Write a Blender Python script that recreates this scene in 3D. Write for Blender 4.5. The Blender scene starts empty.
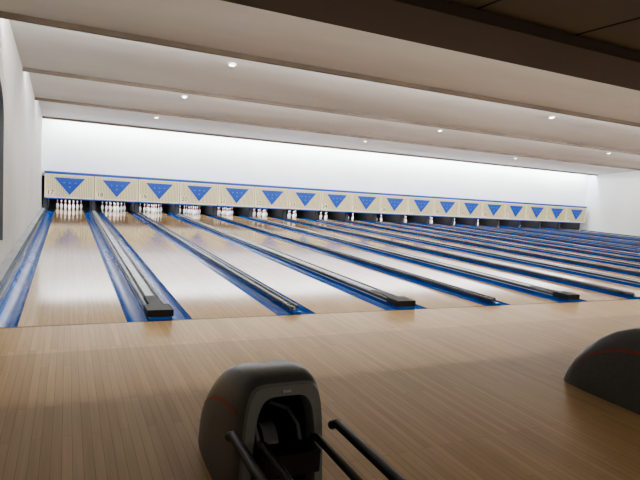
import bpy, bmesh, math, random
from mathutils import Matrix, Vector
random.seed(4)
S=bpy.context.scene
COL=S.collection
S.view_settings.look='AgX - Medium High Contrast'
# ---------------------------------------------------------------- materials
def mat(name, col, rough=0.5, metal=0.0, emit=None, es=0.0, coat=0.0, spec=None):
    m=bpy.data.materials.new(name); m.use_nodes=True
    b=m.node_tree.nodes['Principled BSDF']
    b.inputs['Base Color'].default_value=(*col,1)
    b.inputs['Roughness'].default_value=rough
    b.inputs['Metallic'].default_value=metal
    if coat: b.inputs['Coat Weight'].default_value=coat; b.inputs['Coat Roughness'].default_value=0.05
    if spec is not None: b.inputs['Specular IOR Level'].default_value=spec
    if emit: b.inputs['Emission Color'].default_value=(*emit,1); b.inputs['Emission Strength'].default_value=es
    return m
def noisy(name, c1, c2, scale=2.0, rough=0.6, stretch=(1,1,1), bump=0.0, detail=4):
    m=mat(name,c1,rough); nt=m.node_tree; N=nt.nodes; L=nt.links; b=N['Principled BSDF']
    tc=N.new('ShaderNodeTexCoord'); mp=N.new('ShaderNodeMapping'); mp.inputs['Scale'].default_value=stretch
    n=N.new('ShaderNodeTexNoise'); n.inputs['Scale'].default_value=scale; n.inputs['Detail'].default_value=detail
    r=N.new('ShaderNodeValToRGB'); r.color_ramp.elements[0].color=(*c1,1); r.color_ramp.elements[1].color=(*c2,1)
    r.color_ramp.elements[0].position=.35; r.color_ramp.elements[1].position=.65
    L.new(tc.outputs['Object'],mp.inputs['Vector']); L.new(mp.outputs[0],n.inputs['Vector'])
    L.new(n.outputs['Fac'],r.inputs[0]); L.new(r.outputs[0],b.inputs['Base Color'])
    if bump:
        bp=N.new('ShaderNodeBump'); bp.inputs['Strength'].default_value=bump; L.new(n.outputs['Fac'],bp.inputs['Height']); L.new(bp.outputs[0],b.inputs['Normal'])
    return m
def wood(name, c1, c2, cm, bw, bl, rough, coat=0.0, mortar=0.0015, bandY=None, bandcol=None, spec=.5):
    m=mat(name,c1,rough,coat=coat,spec=spec); nt=m.node_tree; N=nt.nodes; L=nt.links; b=N['Principled BSDF']
    tc=N.new('ShaderNodeTexCoord'); sp=N.new('ShaderNodeSeparateXYZ'); cb=N.new('ShaderNodeCombineXYZ')
    L.new(tc.outputs['Object'],sp.inputs[0]); L.new(sp.outputs['Y'],cb.inputs['X']); L.new(sp.outputs['X'],cb.inputs['Y'])
    br=N.new('ShaderNodeTexBrick'); br.inputs['Scale'].default_value=1
    br.inputs['Brick Width'].default_value=bl; br.inputs['Row Height'].default_value=bw
    br.inputs['Mortar Size'].default_value=mortar; br.inputs['Mortar Smooth'].default_value=.3
    br.inputs['Color1'].default_value=(*c1,1); br.inputs['Color2'].default_value=(*c2,1); br.inputs['Mortar'].default_value=(*cm,1)
    br.offset=.37; br.offset_frequency=3
    L.new(cb.outputs[0],br.inputs['Vector'])
    mp=N.new('ShaderNodeMapping'); mp.inputs['Scale'].default_value=(30,1.2,1)
    L.new(tc.outputs['Object'],mp.inputs['Vector'])
    n=N.new('ShaderNodeTexNoise'); n.inputs['Scale'].default_value=1.5; n.inputs['Detail'].default_value=6
    L.new(mp.outputs[0],n.inputs['Vector'])
    mr=N.new('ShaderNodeMapRange'); mr.inputs['To Min'].default_value=.80; mr.inputs['To Max'].default_value=1.18
    L.new(n.outputs['Fac'],mr.inputs['Value'])
    mx=N.new('ShaderNodeVectorMath'); mx.operation='SCALE'
    L.new(br.outputs['Color'],mx.inputs[0]); L.new(mr.outputs[0],mx.inputs['Scale'])
    out=mx.outputs[0]
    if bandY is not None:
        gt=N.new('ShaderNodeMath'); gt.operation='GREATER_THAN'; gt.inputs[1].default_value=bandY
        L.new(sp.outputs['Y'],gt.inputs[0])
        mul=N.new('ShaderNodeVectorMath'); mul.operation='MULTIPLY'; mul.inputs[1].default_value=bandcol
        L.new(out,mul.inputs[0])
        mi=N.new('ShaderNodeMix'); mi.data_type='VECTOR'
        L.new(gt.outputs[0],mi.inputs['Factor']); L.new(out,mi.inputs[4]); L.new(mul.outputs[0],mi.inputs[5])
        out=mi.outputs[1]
    L.new(out,b.inputs['Base Color'])
    return m

M_APP=wood('approach_maple',(.52,.36,.195),(.43,.285,.145),(.20,.12,.06),.055,1.3,.29,mortar=.0012,bandY=5.1,bandcol=(1.22,1.25,1.28))  # boards past bandY lightened in colour, painting the edge of the soffit's shadow
M_LANE=wood('lane_maple',(.62,.44,.245),(.52,.355,.185),(.36,.23,.12),.0269,4.0,.085,mortar=.0010,spec=.36)
M_FOUL=mat('foul_line_black',(.02,.018,.015),.4)
M_WALL=noisy('wall_white',(.78,.80,.81),(.73,.75,.76),.6,.7)
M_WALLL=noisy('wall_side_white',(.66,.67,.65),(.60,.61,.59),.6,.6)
M_PANEL=noisy('ceiling_panel_plaster',(.64,.645,.635),(.51,.50,.48),.5,.8,(.25,1,1))
M_LIP=noisy('ceiling_lip_brown',(.18,.145,.115),(.13,.10,.08),1.0,.7)  # brown lip; its dark colour also paints the shade at the panel ends
M_LOUNGE=mat('ceiling_lounge_grey',(.17,.16,.15),.8)
M_BEAM=mat('ceiling_beam_brown',(.08,.062,.048),.7)
M_JOINT=mat('ceiling_joint',(.04,.035,.03),.8)
M_BLUE=noisy('gutter_blue',(.003,.13,.54),(.002,.095,.43),3,.22)
M_CAP=noisy('capping_grey',(.46,.50,.55),(.36,.40,.44),2,.25)
M_RAIL=mat('rail_dark_metal',(.085,.092,.105),.24,.3)
M_BLACK=mat('black_rubber',(.012,.012,.014),.45)
M_DARK=mat('bay_dark',(.02,.02,.022),.7)
M_CREAM=noisy('mask_cream',(.80,.75,.54),(.74,.69,.48),2,.45)
M_RIB=mat('mask_rib_dark',(.40,.37,.24),.5)  # ribs in a darker cream than the mask panel
M_MBLUE=mat('mask_blue',(.002,.055,.36),.35)
M_MLB=mat('mask_light_blue',(.06,.22,.62),.4)
M_WHITE=mat('white_plastic',(.88,.89,.92),.25)
M_RED=mat('pin_red',(.5,.02,.02),.3)
M_HOOD=noisy('hood_charcoal',(.085,.088,.090),(.10,.103,.105),40,.30)
M_FRAME=mat('hood_frame_grey',(.20,.21,.215),.33)
M_STRIPE=mat('hood_stripe_red',(.36,.05,.045),.4)
M_CHROME=mat('guide_metal',(.25,.26,.28),.3,.8)
M_BADGE=mat('badge_silver',(.6,.6,.6),.3,.6)
M_LAMP=mat('lamp_lens',(1,1,1),.5,emit=(1,.95,.88),es=12)
M_PIT=mat('subfloor_concrete',(.08,.08,.08),.8)
M_NICHE=mat('niche_dark',(.16,.17,.19),.6)

# ---------------------------------------------------------------- mesh builder
class MB:
    def __init__(s): s.v=[]; s.f=[]; s.m=[]; s.mats=[]
    def mi(s,m):
        if m not in s.mats: s.mats.append(m)
        return s.mats.index(m)
    def box(s,x0,x1,y0,y1,z0,z1,m):
        o=len(s.v); k=s.mi(m)
        s.v+=[(x,y,z) for z in (z0,z1) for y in (y0,y1) for x in (x0,x1)]
        for f in ((0,2,3,1),(4,5,7,6),(0,1,5,4),(2,6,7,3),(0,4,6,2),(1,3,7,5)):
            s.f.append([o+i for i in f]); s.m.append(k)
    def poly(s,pts,m):
        o=len(s.v); s.v+=list(pts); s.f.append(list(range(o,o+len(pts)))); s.m.append(s.mi(m))
    def extY(s,prof,y0,y1,m):
        o=len(s.v); k=s.mi(m); n=len(prof)
        s.v+=[(x,y0,z) for x,z in prof]+[(x,y1,z) for x,z in prof]
        for i in range(n-1): s.f.append([o+i,o+i+1,o+n+i+1,o+n+i]); s.m.append(k)
    def prism(s,prof,y0,y1,m):
        o=len(s.v); k=s.mi(m); n=len(prof)
        s.v+=[(x,y0,z) for x,z in prof]+[(x,y1,z) for x,z in prof]
        for i in range(n):
            j=(i+1)%n; s.f.append([o+i,o+j,o+n+j,o+n+i]); s.m.append(k)
        s.f.append([o+i for i in range(n)]); s.m.append(k)
        s.f.append([o+n+i for i in reversed(range(n))]); s.m.append(k)
    def grid(s,rows,m,closed=False):
        o=len(s.v); k=s.mi(m); n=len(rows[0])
        for r in rows: s.v+=list(r)
        for a in range(len(rows)-1):
            for i in range(n if closed else n-1):
                j=(i+1)%n
                s.f.append([o+a*n+i,o+a*n+j,o+(a+1)*n+j,o+(a+1)*n+i]); s.m.append(k)
    def tube(s,path,r,m,seg=12,caps=True):
        rows=[]; n=len(path); P=[Vector(p) for p in path]
        for i,p in enumerate(P):
            t=(P[min(i+1,n-1)]-P[max(i-1,0)]).normalized()
            u=t.cross(Vector((0,0,1)));
            if u.length<.05: u=t.cross(Vector((1,0,0)))
            u.normalize(); w=u.cross(t)
            rows.append([tuple(p+r*(math.cos(a)*u+math.sin(a)*w)) for a in [2*math.pi*q/seg for q in range(seg)]])
        s.grid(rows,m,True)
        if caps:
            s.poly(rows[0],m); s.poly(rows[-1][::-1],m)
    def mesh(s,name):
        me=bpy.data.meshes.new(name); me.from_pydata(s.v,[],s.f)
        for m in s.mats: me.materials.append(m)
        me.polygons.foreach_set('material_index',s.m); me.update(); return me
    def obj(s,name,parent=None,smooth=False,loc=None,fix=True):
        me=s.mesh(name)
        if fix:
            bm=bmesh.new(); bm.from_mesh(me); bmesh.ops.remove_doubles(bm,verts=bm.verts,dist=1e-5)
            bmesh.ops.recalc_face_normals(bm,faces=bm.faces); bm.to_mesh(me); bm.free()
        if smooth:
            me.shade_smooth()
            try: me.set_sharp_from_angle(angle=math.radians(smooth if smooth is not True else 40))
            except Exception: pass
        return link(name,me,parent,loc)
def link(name,me,parent=None,loc=None):
    o=bpy.data.objects.new(name,me); COL.objects.link(o)
    if loc: o.location=loc
    if parent: o.parent=parent
    return o
def empty(name,loc=(0,0,0)):
    o=bpy.data.objects.new(name,None); o.empty_display_size=.2; o.location=loc; COL.objects.link(o); return o

# ---------------------------------------------------------------- dimensions
XL,XR=-.90,29.80
FOUL=6.03; LEND=25.25; WALLY=23.5; YB=-5.0; YE=26.3
NL=18
lane=[-.43+3.34*(i//2)+(1.76 if i%2 else 0) for i in range(NL)]
W=1.05; BED=-.14

# floor
b=MB()
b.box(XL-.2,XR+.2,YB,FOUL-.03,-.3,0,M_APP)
b.box(XL-.2,XR+.2,FOUL-.03,FOUL,-.3,-.0005,M_FOUL)
b.box(XL-.2,XR+.2,FOUL,YE,-.3,BED,M_PIT)
b.obj('floor')

# lanes
mb=MB(); mb.box(0,W,FOUL+.002,LEND,BED,0,M_LANE); lm=mb.mesh('bowling_lane')
for x in lane: link('bowling_lane',lm,loc=(x,0,0))

# gutters / dividers
def gutter(mb,x0,x1):
    n=10; prof=[(x0,-.005)]+[(x0+(x1-x0)*i/n, -.015-.085*math.sin(math.pi*i/n)**.6) for i in range(n+1)]+[(x1,-.005)]
    mb.extY(prof,FOUL+.004,24.2,M_BLUE)
    mb.poly([(x,FOUL+.004,z) for x,z in prof],M_BLUE)
def rail(mb,xc,y0,w=.05,z0=.035,z1=.085,m=None):
    m=m or M_RAIL; c=.012
    mb.prism([(xc-w/2,z0),(xc+w/2,z0),(xc+w/2,z1-c),(xc+w/2-c,z1),(xc-w/2+c,z1),(xc-w/2,z1-c)],y0,23.25,m)
def divider(xa,xb,wide):
    mb=MB(); mid=(xa+xb)/2; hw=.125 if wide else .05
    gutter(mb,xa+.004,mid-hw); gutter(mb,mid+hw,xb-.004)
    if wide:
        mb.box(mid-hw,mid+hw,FOUL+.004,25,BED,.035,M_BLUE)
        mb.box(mid-hw-.015,mid+hw+.015,FOUL+.05,23.25,.035,.05,M_CAP)
        mb.prism([(mid-.065,.05),(mid+.065,.05),(mid+.05,.088),(mid-.05,.088)],FOUL+.15,23.25,M_CAP)
        rail(mb,mid-.11,FOUL+.10,.045,.05,.092); rail(mb,mid+.11,FOUL+.10,.045,.05,.092)
        mb.box(mid-hw-.02,mid+hw+.02,FOUL+.02,FOUL+.32,.035,.115,M_BLACK)
        mb.box(mid-.07,mid+.07,FOUL+.32,FOUL+.9,.05,.095,M_BLACK)
    else:
        mb.box(mid-hw,mid+hw,FOUL+.004,25,BED,.03,M_BLUE)
        mb.box(mid-.025,mid+.025,FOUL+.12,23.25,.03,.062,M_CAP)
        rail(mb,mid-.052,FOUL+.06,.044); rail(mb,mid+.052,FOUL+.14,.044)
        mb.box(mid-.08,mid+.08,FOUL+.25,FOUL+.33,.028,.075,M_BLACK)
    mb.obj('lane_gutter',fix=True)
for i in range(NL-1): divider(lane[i]+W,lane[i+1],i%2==0)
mb=MB(); gutter(mb,-.665,-.434)
mb.box(XL+.01,-.665,FOUL+.004,23.25,BED,.03,M_BLUE); rail(mb,-.70,FOUL+.05,.05,.03,.09)
mb.box(XL+.01,-.76,FOUL+.004,23.25,.03,.12,M_CAP); mb.obj('lane_gutter')
mb=MB(); e=lane[-1]+W; gutter(mb,e+.004,e+.24); mb.box(e+.24,XR-.01,FOUL+.004,23.25,BED,.03,M_CAP); rail(mb,e+.28,FOUL+.05); mb.obj('lane_gutter')

# ---------------------------------------------------------------- pins
prof=[(0,.0),(.025,0),(.029,.004),(.036,.03),(.052,.075),(.0605,.115),(.058,.155),(.045,.195),(.031,.232),(.0235,.262),(.0228,.272),(.025,.295),(.0305,.325),(.0323,.345),(.029,.365),(.018,.378),(0,.381)]
pm=MB()
rows_y=[(0,[0]),(.264,[-.1525,.1525]),(.528,[-.305,0,.305]),(.792,[-.4575,-.1525,.1525,.4575])]
for dy,xs in rows_y:
    for dx in xs:
        seg=14
        rr=[[(dx+r*math.cos(2*math.pi*q/seg),dy+r*math.sin(2*math.pi*q/seg),z) for q in range(seg)] for r,z in prof]
        for a in range(len(rr)-1):
            z=prof[a][1]; pm.grid([rr[a],rr[a+1]], M_RED if z in (.232,.272) else M_WHITE, True)
me=pm.mesh('bowling_pins'); bm=bmesh.new(); bm.from_mesh(me); bmesh.ops.remove_doubles(bm,verts=bm.verts,dist=1e-5); bmesh.ops.recalc_face_normals(bm,faces=bm.faces); bm.to_mesh(me); bm.free(); me.shade_smooth()
for x in lane: link('bowling_pins',me,loc=(x+W/2,FOUL+18.29,.0005))

# pinsetters
bnd=[XL+.12]+[(lane[i]+W+lane[i+1])/2 for i in range(NL-1)]+[XR-.35]
root=empty('pinsetter_machine',(0,0,0))
for i,x in enumerate(bnd):
    mb=MB(); w=.10
    mb.box(x-w,x+w,23.50,25.9,.04,1.35,M_DARK)
    mb.box(x-.06,x+.06,23.48,23.50,.04,.55,M_RAIL)
    mb.obj('kickback',root)
mb=MB()
for i in range(NL):
    x0,x1=bnd[i]+.11,bnd[i+1]-.11
    mb.box(x0,x1,25.75,25.8,-.1,1.2,M_DARK)
    mb.box(x0,x1,24.0,25.7,.95,1.2,M_DARK)
    mb.box(x0+.15,x1-.15,24.3,25.3,.62,.70,M_RAIL)
mb.obj('pin_table',root)

# ---------------------------------------------------------------- masks
def textmesh(s,size):
    c=bpy.data.curves.new('t','FONT'); c.body=s; c.size=size; c.extrude=.004; c.align_x='CENTER'; c.align_y='CENTER'
    o=bpy.data.objects.new('t',c); COL.objects.link(o); bpy.context.view_layer.update()
    me=bpy.data.meshes.new_from_object(o.evaluated_get(bpy.context.evaluated_depsgraph_get()))
    bpy.data.objects.remove(o); return me
MY=23.10
for i in range(NL):
    x0,x1=bnd[i]-(.0 if i else .02),bnd[i+1]; g=.012
    c=(x0+x1)/2; root=empty('pinsetter_mask',(c,MY,1.0)); w=(x1-x0)/2-g
    mb=MB(); Z0,Z1=-.50,.50
    mb.box(-w,w,.0,.38,Z0+.04,Z1-.03,M_CREAM)
    mb.box(-w-g,w+g,-.04,.38,Z1-.04,Z1+.06,M_MBLUE)
    mb.box(-w,w,-.018,.0,Z0+.015,Z0+.075,M_CREAM)
    mb.box(-w,w,-.020,.38,Z0-.01,Z0+.04,M_MBLUE)
    mb.box(-w-g,-w,.0,.38,Z0,Z1,M_BLACK)
    for sx in (-w,w-.03): mb.box(sx,sx+.03,-.022,0,Z0+.05,Z1-.05,M_CREAM)
    mb.box(-w,w,-.02,0,Z1-.08,Z1-.04,M_CREAM)
    n=26
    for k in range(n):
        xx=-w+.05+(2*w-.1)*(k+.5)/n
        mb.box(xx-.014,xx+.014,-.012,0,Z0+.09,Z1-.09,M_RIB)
    mb.obj('panel',root)
    mb=MB()
    def tri(s,y0,y1,m,zc=.05):
        mb.prism([(-.58*s,zc+.30*s),(.58*s,zc+.30*s),(.0,zc-.40*s)],y0,y1,m)
    tri(1.0,-.035,-.012,M_CREAM); tri(.95,-.042,-.035,M_MBLUE)
    for k in range(3):
        cx=-.2+.2*k; mb.prism([(cx-.035,.16),(cx+.045,.16),(cx+.015,.12),(cx-.015,.12)],-.046,-.042,M_MLB)
    mb.prism([(-.05,.0),(.05,.0),(0,-.06)],-.046,-.042,M_MLB)
    mb.obj('triangle_sign',root)
    mb=MB(); mb.box(-w+.06,-w+.34,-.024,-.012,-.38,-.14,M_CREAM); mb.obj('number_plate',root)
    t=textmesh(str(17+i),.25); t.materials.clear(); t.materials.append(M_BLACK)
    o=link('lane_number',t,root,(-w+.20,-.028,-.26)); o.rotation_euler=(math.pi/2,0,0)

# ---------------------------------------------------------------- room shell
segs=[((YB,3.2),(3.72,3.2),M_LOUNGE),((3.72,3.2),(3.72,3.1),M_BEAM),((3.72,3.1),(4.57,3.1),M_BEAM),((4.57,3.1),(4.57,4.1),M_PANEL)]
y,z=4.57,4.1
lips=[(8.7,3.62),(13.2,3.64),(17.8,3.58),(22.85,3.50)]
for ly,lz in lips:
    segs.append(((y,z),(ly,lz+.08),M_PANEL)); segs.append(((ly,lz+.08),(ly,lz),M_LIP)); segs.append(((ly,lz),(ly+.07,lz),M_LIP))
    segs.append(((ly+.07,lz),(ly+.07,lz+.45),M_PANEL)); y,z=ly+.07,lz+.45
segs.append(((y,z),(WALLY,z),M_PANEL))
mb=MB()
for (ya,za),(yb,zb),m in segs:
    mb.poly([(XL-.1,ya,za),(XR+.1,ya,za),(XR+.1,yb,zb),(XL-.1,yb,zb)],m)
mb.box(XL-.1,XR+.1,WALLY+.13,YE,1.9,2.0,M_DARK)
for k in range(14): mb.box(XL+1.2*k+.4,XL+1.2*k+.415,YB,3.71,3.192,3.201,M_JOINT)
for yy in (-2.4,-1.2,0,1.2,2.4): mb.box(XL,XR,yy,yy+.015,3.192,3.201,M_JOINT)
mb.obj('ceiling',fix=False)
# walls
mb=MB(); mb.box(XL-.1,XR+.1,WALLY,WALLY+.12,1.36,4.3,M_WALL); mb.box(XL-.1,XR+.1,YE,YE+.1,-.3,2.0,M_DARK); mb.obj('wall_back')
mb=MB(); mb.box(XR,XR+.12,YB,YE,-.3,4.4,M_WALL); mb.obj('wall_right')
mb=MB(); mb.box(XL-.1,XR+.1,YB-.12,YB,-.3,4.4,M_LOUNGE); mb.obj('wall_front')
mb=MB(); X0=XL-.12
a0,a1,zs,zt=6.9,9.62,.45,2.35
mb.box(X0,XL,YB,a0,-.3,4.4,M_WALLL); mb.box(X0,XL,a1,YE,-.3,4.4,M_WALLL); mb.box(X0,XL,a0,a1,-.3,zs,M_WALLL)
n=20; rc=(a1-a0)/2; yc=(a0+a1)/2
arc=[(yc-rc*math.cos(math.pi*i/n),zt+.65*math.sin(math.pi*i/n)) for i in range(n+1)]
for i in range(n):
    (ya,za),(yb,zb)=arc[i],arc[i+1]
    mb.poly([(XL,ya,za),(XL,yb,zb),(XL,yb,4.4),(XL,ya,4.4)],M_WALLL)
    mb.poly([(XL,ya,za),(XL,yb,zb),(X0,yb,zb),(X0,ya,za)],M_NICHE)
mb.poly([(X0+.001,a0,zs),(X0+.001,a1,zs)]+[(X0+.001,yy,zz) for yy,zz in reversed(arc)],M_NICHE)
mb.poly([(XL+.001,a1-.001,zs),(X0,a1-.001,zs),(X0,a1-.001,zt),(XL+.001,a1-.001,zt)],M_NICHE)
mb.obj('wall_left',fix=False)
mb=MB(); mb.box(XL,XL+.02,YB,FOUL,0,.12,M_BLACK); mb.obj('baseboard_left')
mb=MB(); mb.box(XR-.02,XR,YB,FOUL,0,.12,M_BLACK); mb.obj('baseboard_right')

# downlights
def panelz(yy):
    pts=[((4.57,4.1),(8.7,3.70)),((8.77,4.07),(13.2,3.72)),((13.27,4.09),(17.8,3.66)),((17.87,4.03),(22.85,3.58))]
    for (ya,za),(yb,zb) in pts:
        if ya<=yy<=yb: return za+(zb-za)*(yy-ya)/(yb-ya)
for yy in (10.6,15.4,20.6):
    for xx in (2.9,11.75,20.6):
        mb=MB(); seg=20; r=.06; ci=[(math.cos(2*math.pi*q/seg),math.sin(2*math.pi*q/seg)) for q in range(seg)]
        mb.grid([[(r*1.4*c,r*1.4*s,.01) for c,s in ci],[(r*1.4*c,r*1.4*s,-.030) for c,s in ci],[(r*c,r*s,-.030) for c,s in ci],[(r*c,r*s,-.022) for c,s in ci]],M_WHITE,True)
        mb.poly([(r*c,r*s,-.022) for c,s in ci],M_LAMP)
        o=mb.obj('ceiling_downlight',loc=(xx,yy,panelz(yy)-.004)); o.rotation_euler=(-.08,0,0)

# ---------------------------------------------------------------- ball returns
def ball_return(cx,y0):
    root=empty('ball_return',(cx,y0,0))
    st=[(0,.640,.230),(.03,.660,.240),(.10,.672,.247),(.22,.668,.25),(.36,.64,.25),(.50,.58,.25),(.62,.50,.247),(.73,.40,.24),(.82,.285,.228),(.89,.155,.205),(.925,.05,.185),(.93,.0,.18)]
    def sect(w,h,yy,n=60,base=0.0,p=7.0,lean=0.0):
        out=[]
        for i in range(n+1):
            a=math.pi*i/n; c,s=math.cos(a),math.sin(a)
            x=-w*math.copysign(abs(c)**(2/p),c); z=base+(h-base)*(abs(s)**(2/p))
            out.append((x*(1-.13*(z/.65)),yy+lean*(z-base),z))
        return out
    mb=MB()
    rows=[sect(w,max(h,.001),yy,lean=.06*(1-min(yy/.3,1)),p=7.0-2.4*yy) for yy,h,w in st]
    mb.grid(rows,M_HOOD)
    mb.obj('hood_shell',root,smooth=50)
    mb=MB()
    L=.06
    rf=[sect(.230,.640,0,lean=L),sect(.221,.630,-.020,lean=L),sect(.176,.582,-.020,base=.05,lean=L,p=5),sect(.164,.568,.0,base=.06,lean=L,p=5),sect(.159,.558,.06,base=.06,lean=L,p=5)]
    mb.grid(rf,M_FRAME)
    inner=[sect(.159,.558,.06,base=.06,lean=L,p=5),sect(.14,.48,.42,base=.06)]
    mb.grid(inner,M_BLACK); mb.poly(inner[-1],M_BLACK)
    mb.box(-.230,.230,0,.06,0,.07,M_FRAME)
    mb.box(-.022,.022,.008,.018,.600,.612,M_BADGE)
    mb.obj('hood_front_frame',root,smooth=35)
    mb=MB(); seg=24
    ring=[[(x,.28+.13*math.cos(2*math.pi*q/seg)*k,.20+.13*math.sin(2*math.pi*q/seg)*k) for q in range(seg)] for x,k in ((-.04,.6),(-.04,1),(.0,.9),(.04,1),(.04,.6))]
    mb.grid(ring,M_FRAME,True)
    mb.tube([(.10,.02,.30),(.11,.10,.38),(.10,.22,.42),(.02,.28,.44)],.012,M_FRAME)
    mb.tube([(-.11,.02,.30),(-.115,.10,.37),(-.10,.24,.41)],.012,M_FRAME)
    mb.box(-.13,.13,.02,.30,.17,.19,M_BLACK)
    mb.obj('ball_lift',root,smooth=40)
    for sx,nm in ((-1,'stripe_left'),(1,'stripe_right')):
        mb=MB(); rws=[]
        for yy,h,w in st[2:9]:
            r=[]; p=7.0-2.4*yy
            for zz in (.72,.69):
                z=h*zz; s=zz**(p/2); xx=w*((max(1-s*s,0))**.5)**(2/p)*(1-.13*(z/.65))
                r.append((sx*(xx+.004),yy,z))
            rws.append(r)
        mb.grid(rws,M_STRIPE); mb.obj(nm,root)
    mb=MB(); zr=.45
    for xx,ys in ((-.28,.0),(.24,-.03),(-.15,-.06),(.12,-.06)):
        big=abs(xx)>.2
        mb.tube([(xx,ys,zr-.03 if big else zr-.06),(xx,ys-.05,zr if big else zr-.04),(xx,-1.15,zr if big else zr-.04)],.023 if big else .018,M_BLACK,seg=14)
    mb.tube([(-.28,-1.15,zr),(-.2,-1.24,zr),(0,-1.28,zr),(.2,-1.24,zr),(.24,-1.15,zr)],.02,M_BLACK)
    for yy in (-.75,-1.1):
        mb.box(-.27,.24,yy-.02,yy+.02,zr-.085,zr-.06,M_BLACK)
    mb.box(-.06,.06,-.95,-.80,.0,zr-.05,M_BLACK); mb.box(-.18,.18,-1.02,-.72,0,.03,M_BLACK)
    mb.box(-.14,.14,-.12,.0,.24,zr-.10,M_BLACK)
    mb.obj('ball_rack',root,smooth=40)
    return root
ball_return(.985,2.30)
ball_return(4.335,2.36)

# ---------------------------------------------------------------- lights
def area(name,loc,rot,sx,sy,e,col=(1,1,1)):
    l=bpy.data.lights.new(name,'AREA'); l.shape='RECTANGLE'; l.size=sx; l.size_y=sy; l.energy=e; l.color=col
    o=bpy.data.objects.new(name,l); o.location=loc; o.rotation_euler=rot; COL.objects.link(o); return o
cx=(XL+XR)/2; LW=XR-XL-.4
def cove(y,z,e,tilt,col=(1,.98,.95)):
    area('cove_light',(cx,y,z),(math.radians(tilt),0,0),LW,.08,e,col)
cove(4.66,3.55,560,62,(1,.96,.88))
cove(8.90,3.78,1050,120)
cove(13.40,3.80,1050,120)
cove(18.00,3.72,600,116)
cove(22.99,3.72,860,22,(.95,.98,1))
area('pin_light',(cx,23.62,.9),(math.radians(50),0,0),LW,.08,750,(.88,.94,1))
area('lounge_fill',(7,-2.5,3.1),(math.radians(25),0,0),14,1.5,260,(1,.91,.78))  # unseen fill added behind the camera to brighten the foreground and hood fronts

w=bpy.data.worlds.new('world'); S.world=w; w.use_nodes=True
w.node_tree.nodes['Background'].inputs[0].default_value=(.5,.5,.55,1); w.node_tree.nodes['Background'].inputs[1].default_value=.05

# ---------------------------------------------------------------- camera
c=bpy.data.cameras.new('camera'); c.sensor_width=36; c.lens=532/640*36; c.clip_end=200; c.clip_start=.05
o=bpy.data.objects.new('camera',c); COL.objects.link(o)
f=Vector((.4306,.8976,-.0971)).normalized(); r=Vector((.9024,-.4252,.0668)); r=(r-r.dot(f)*f).normalized(); u=r.cross(f)
m=Matrix.Identity(4)
for k in range(3): m[k][0]=r[k]; m[k][1]=u[k]; m[k][2]=-f[k]
m[0][3],m[1][3],m[2][3]=0,0,1.6
o.matrix_world=m; S.camera=o
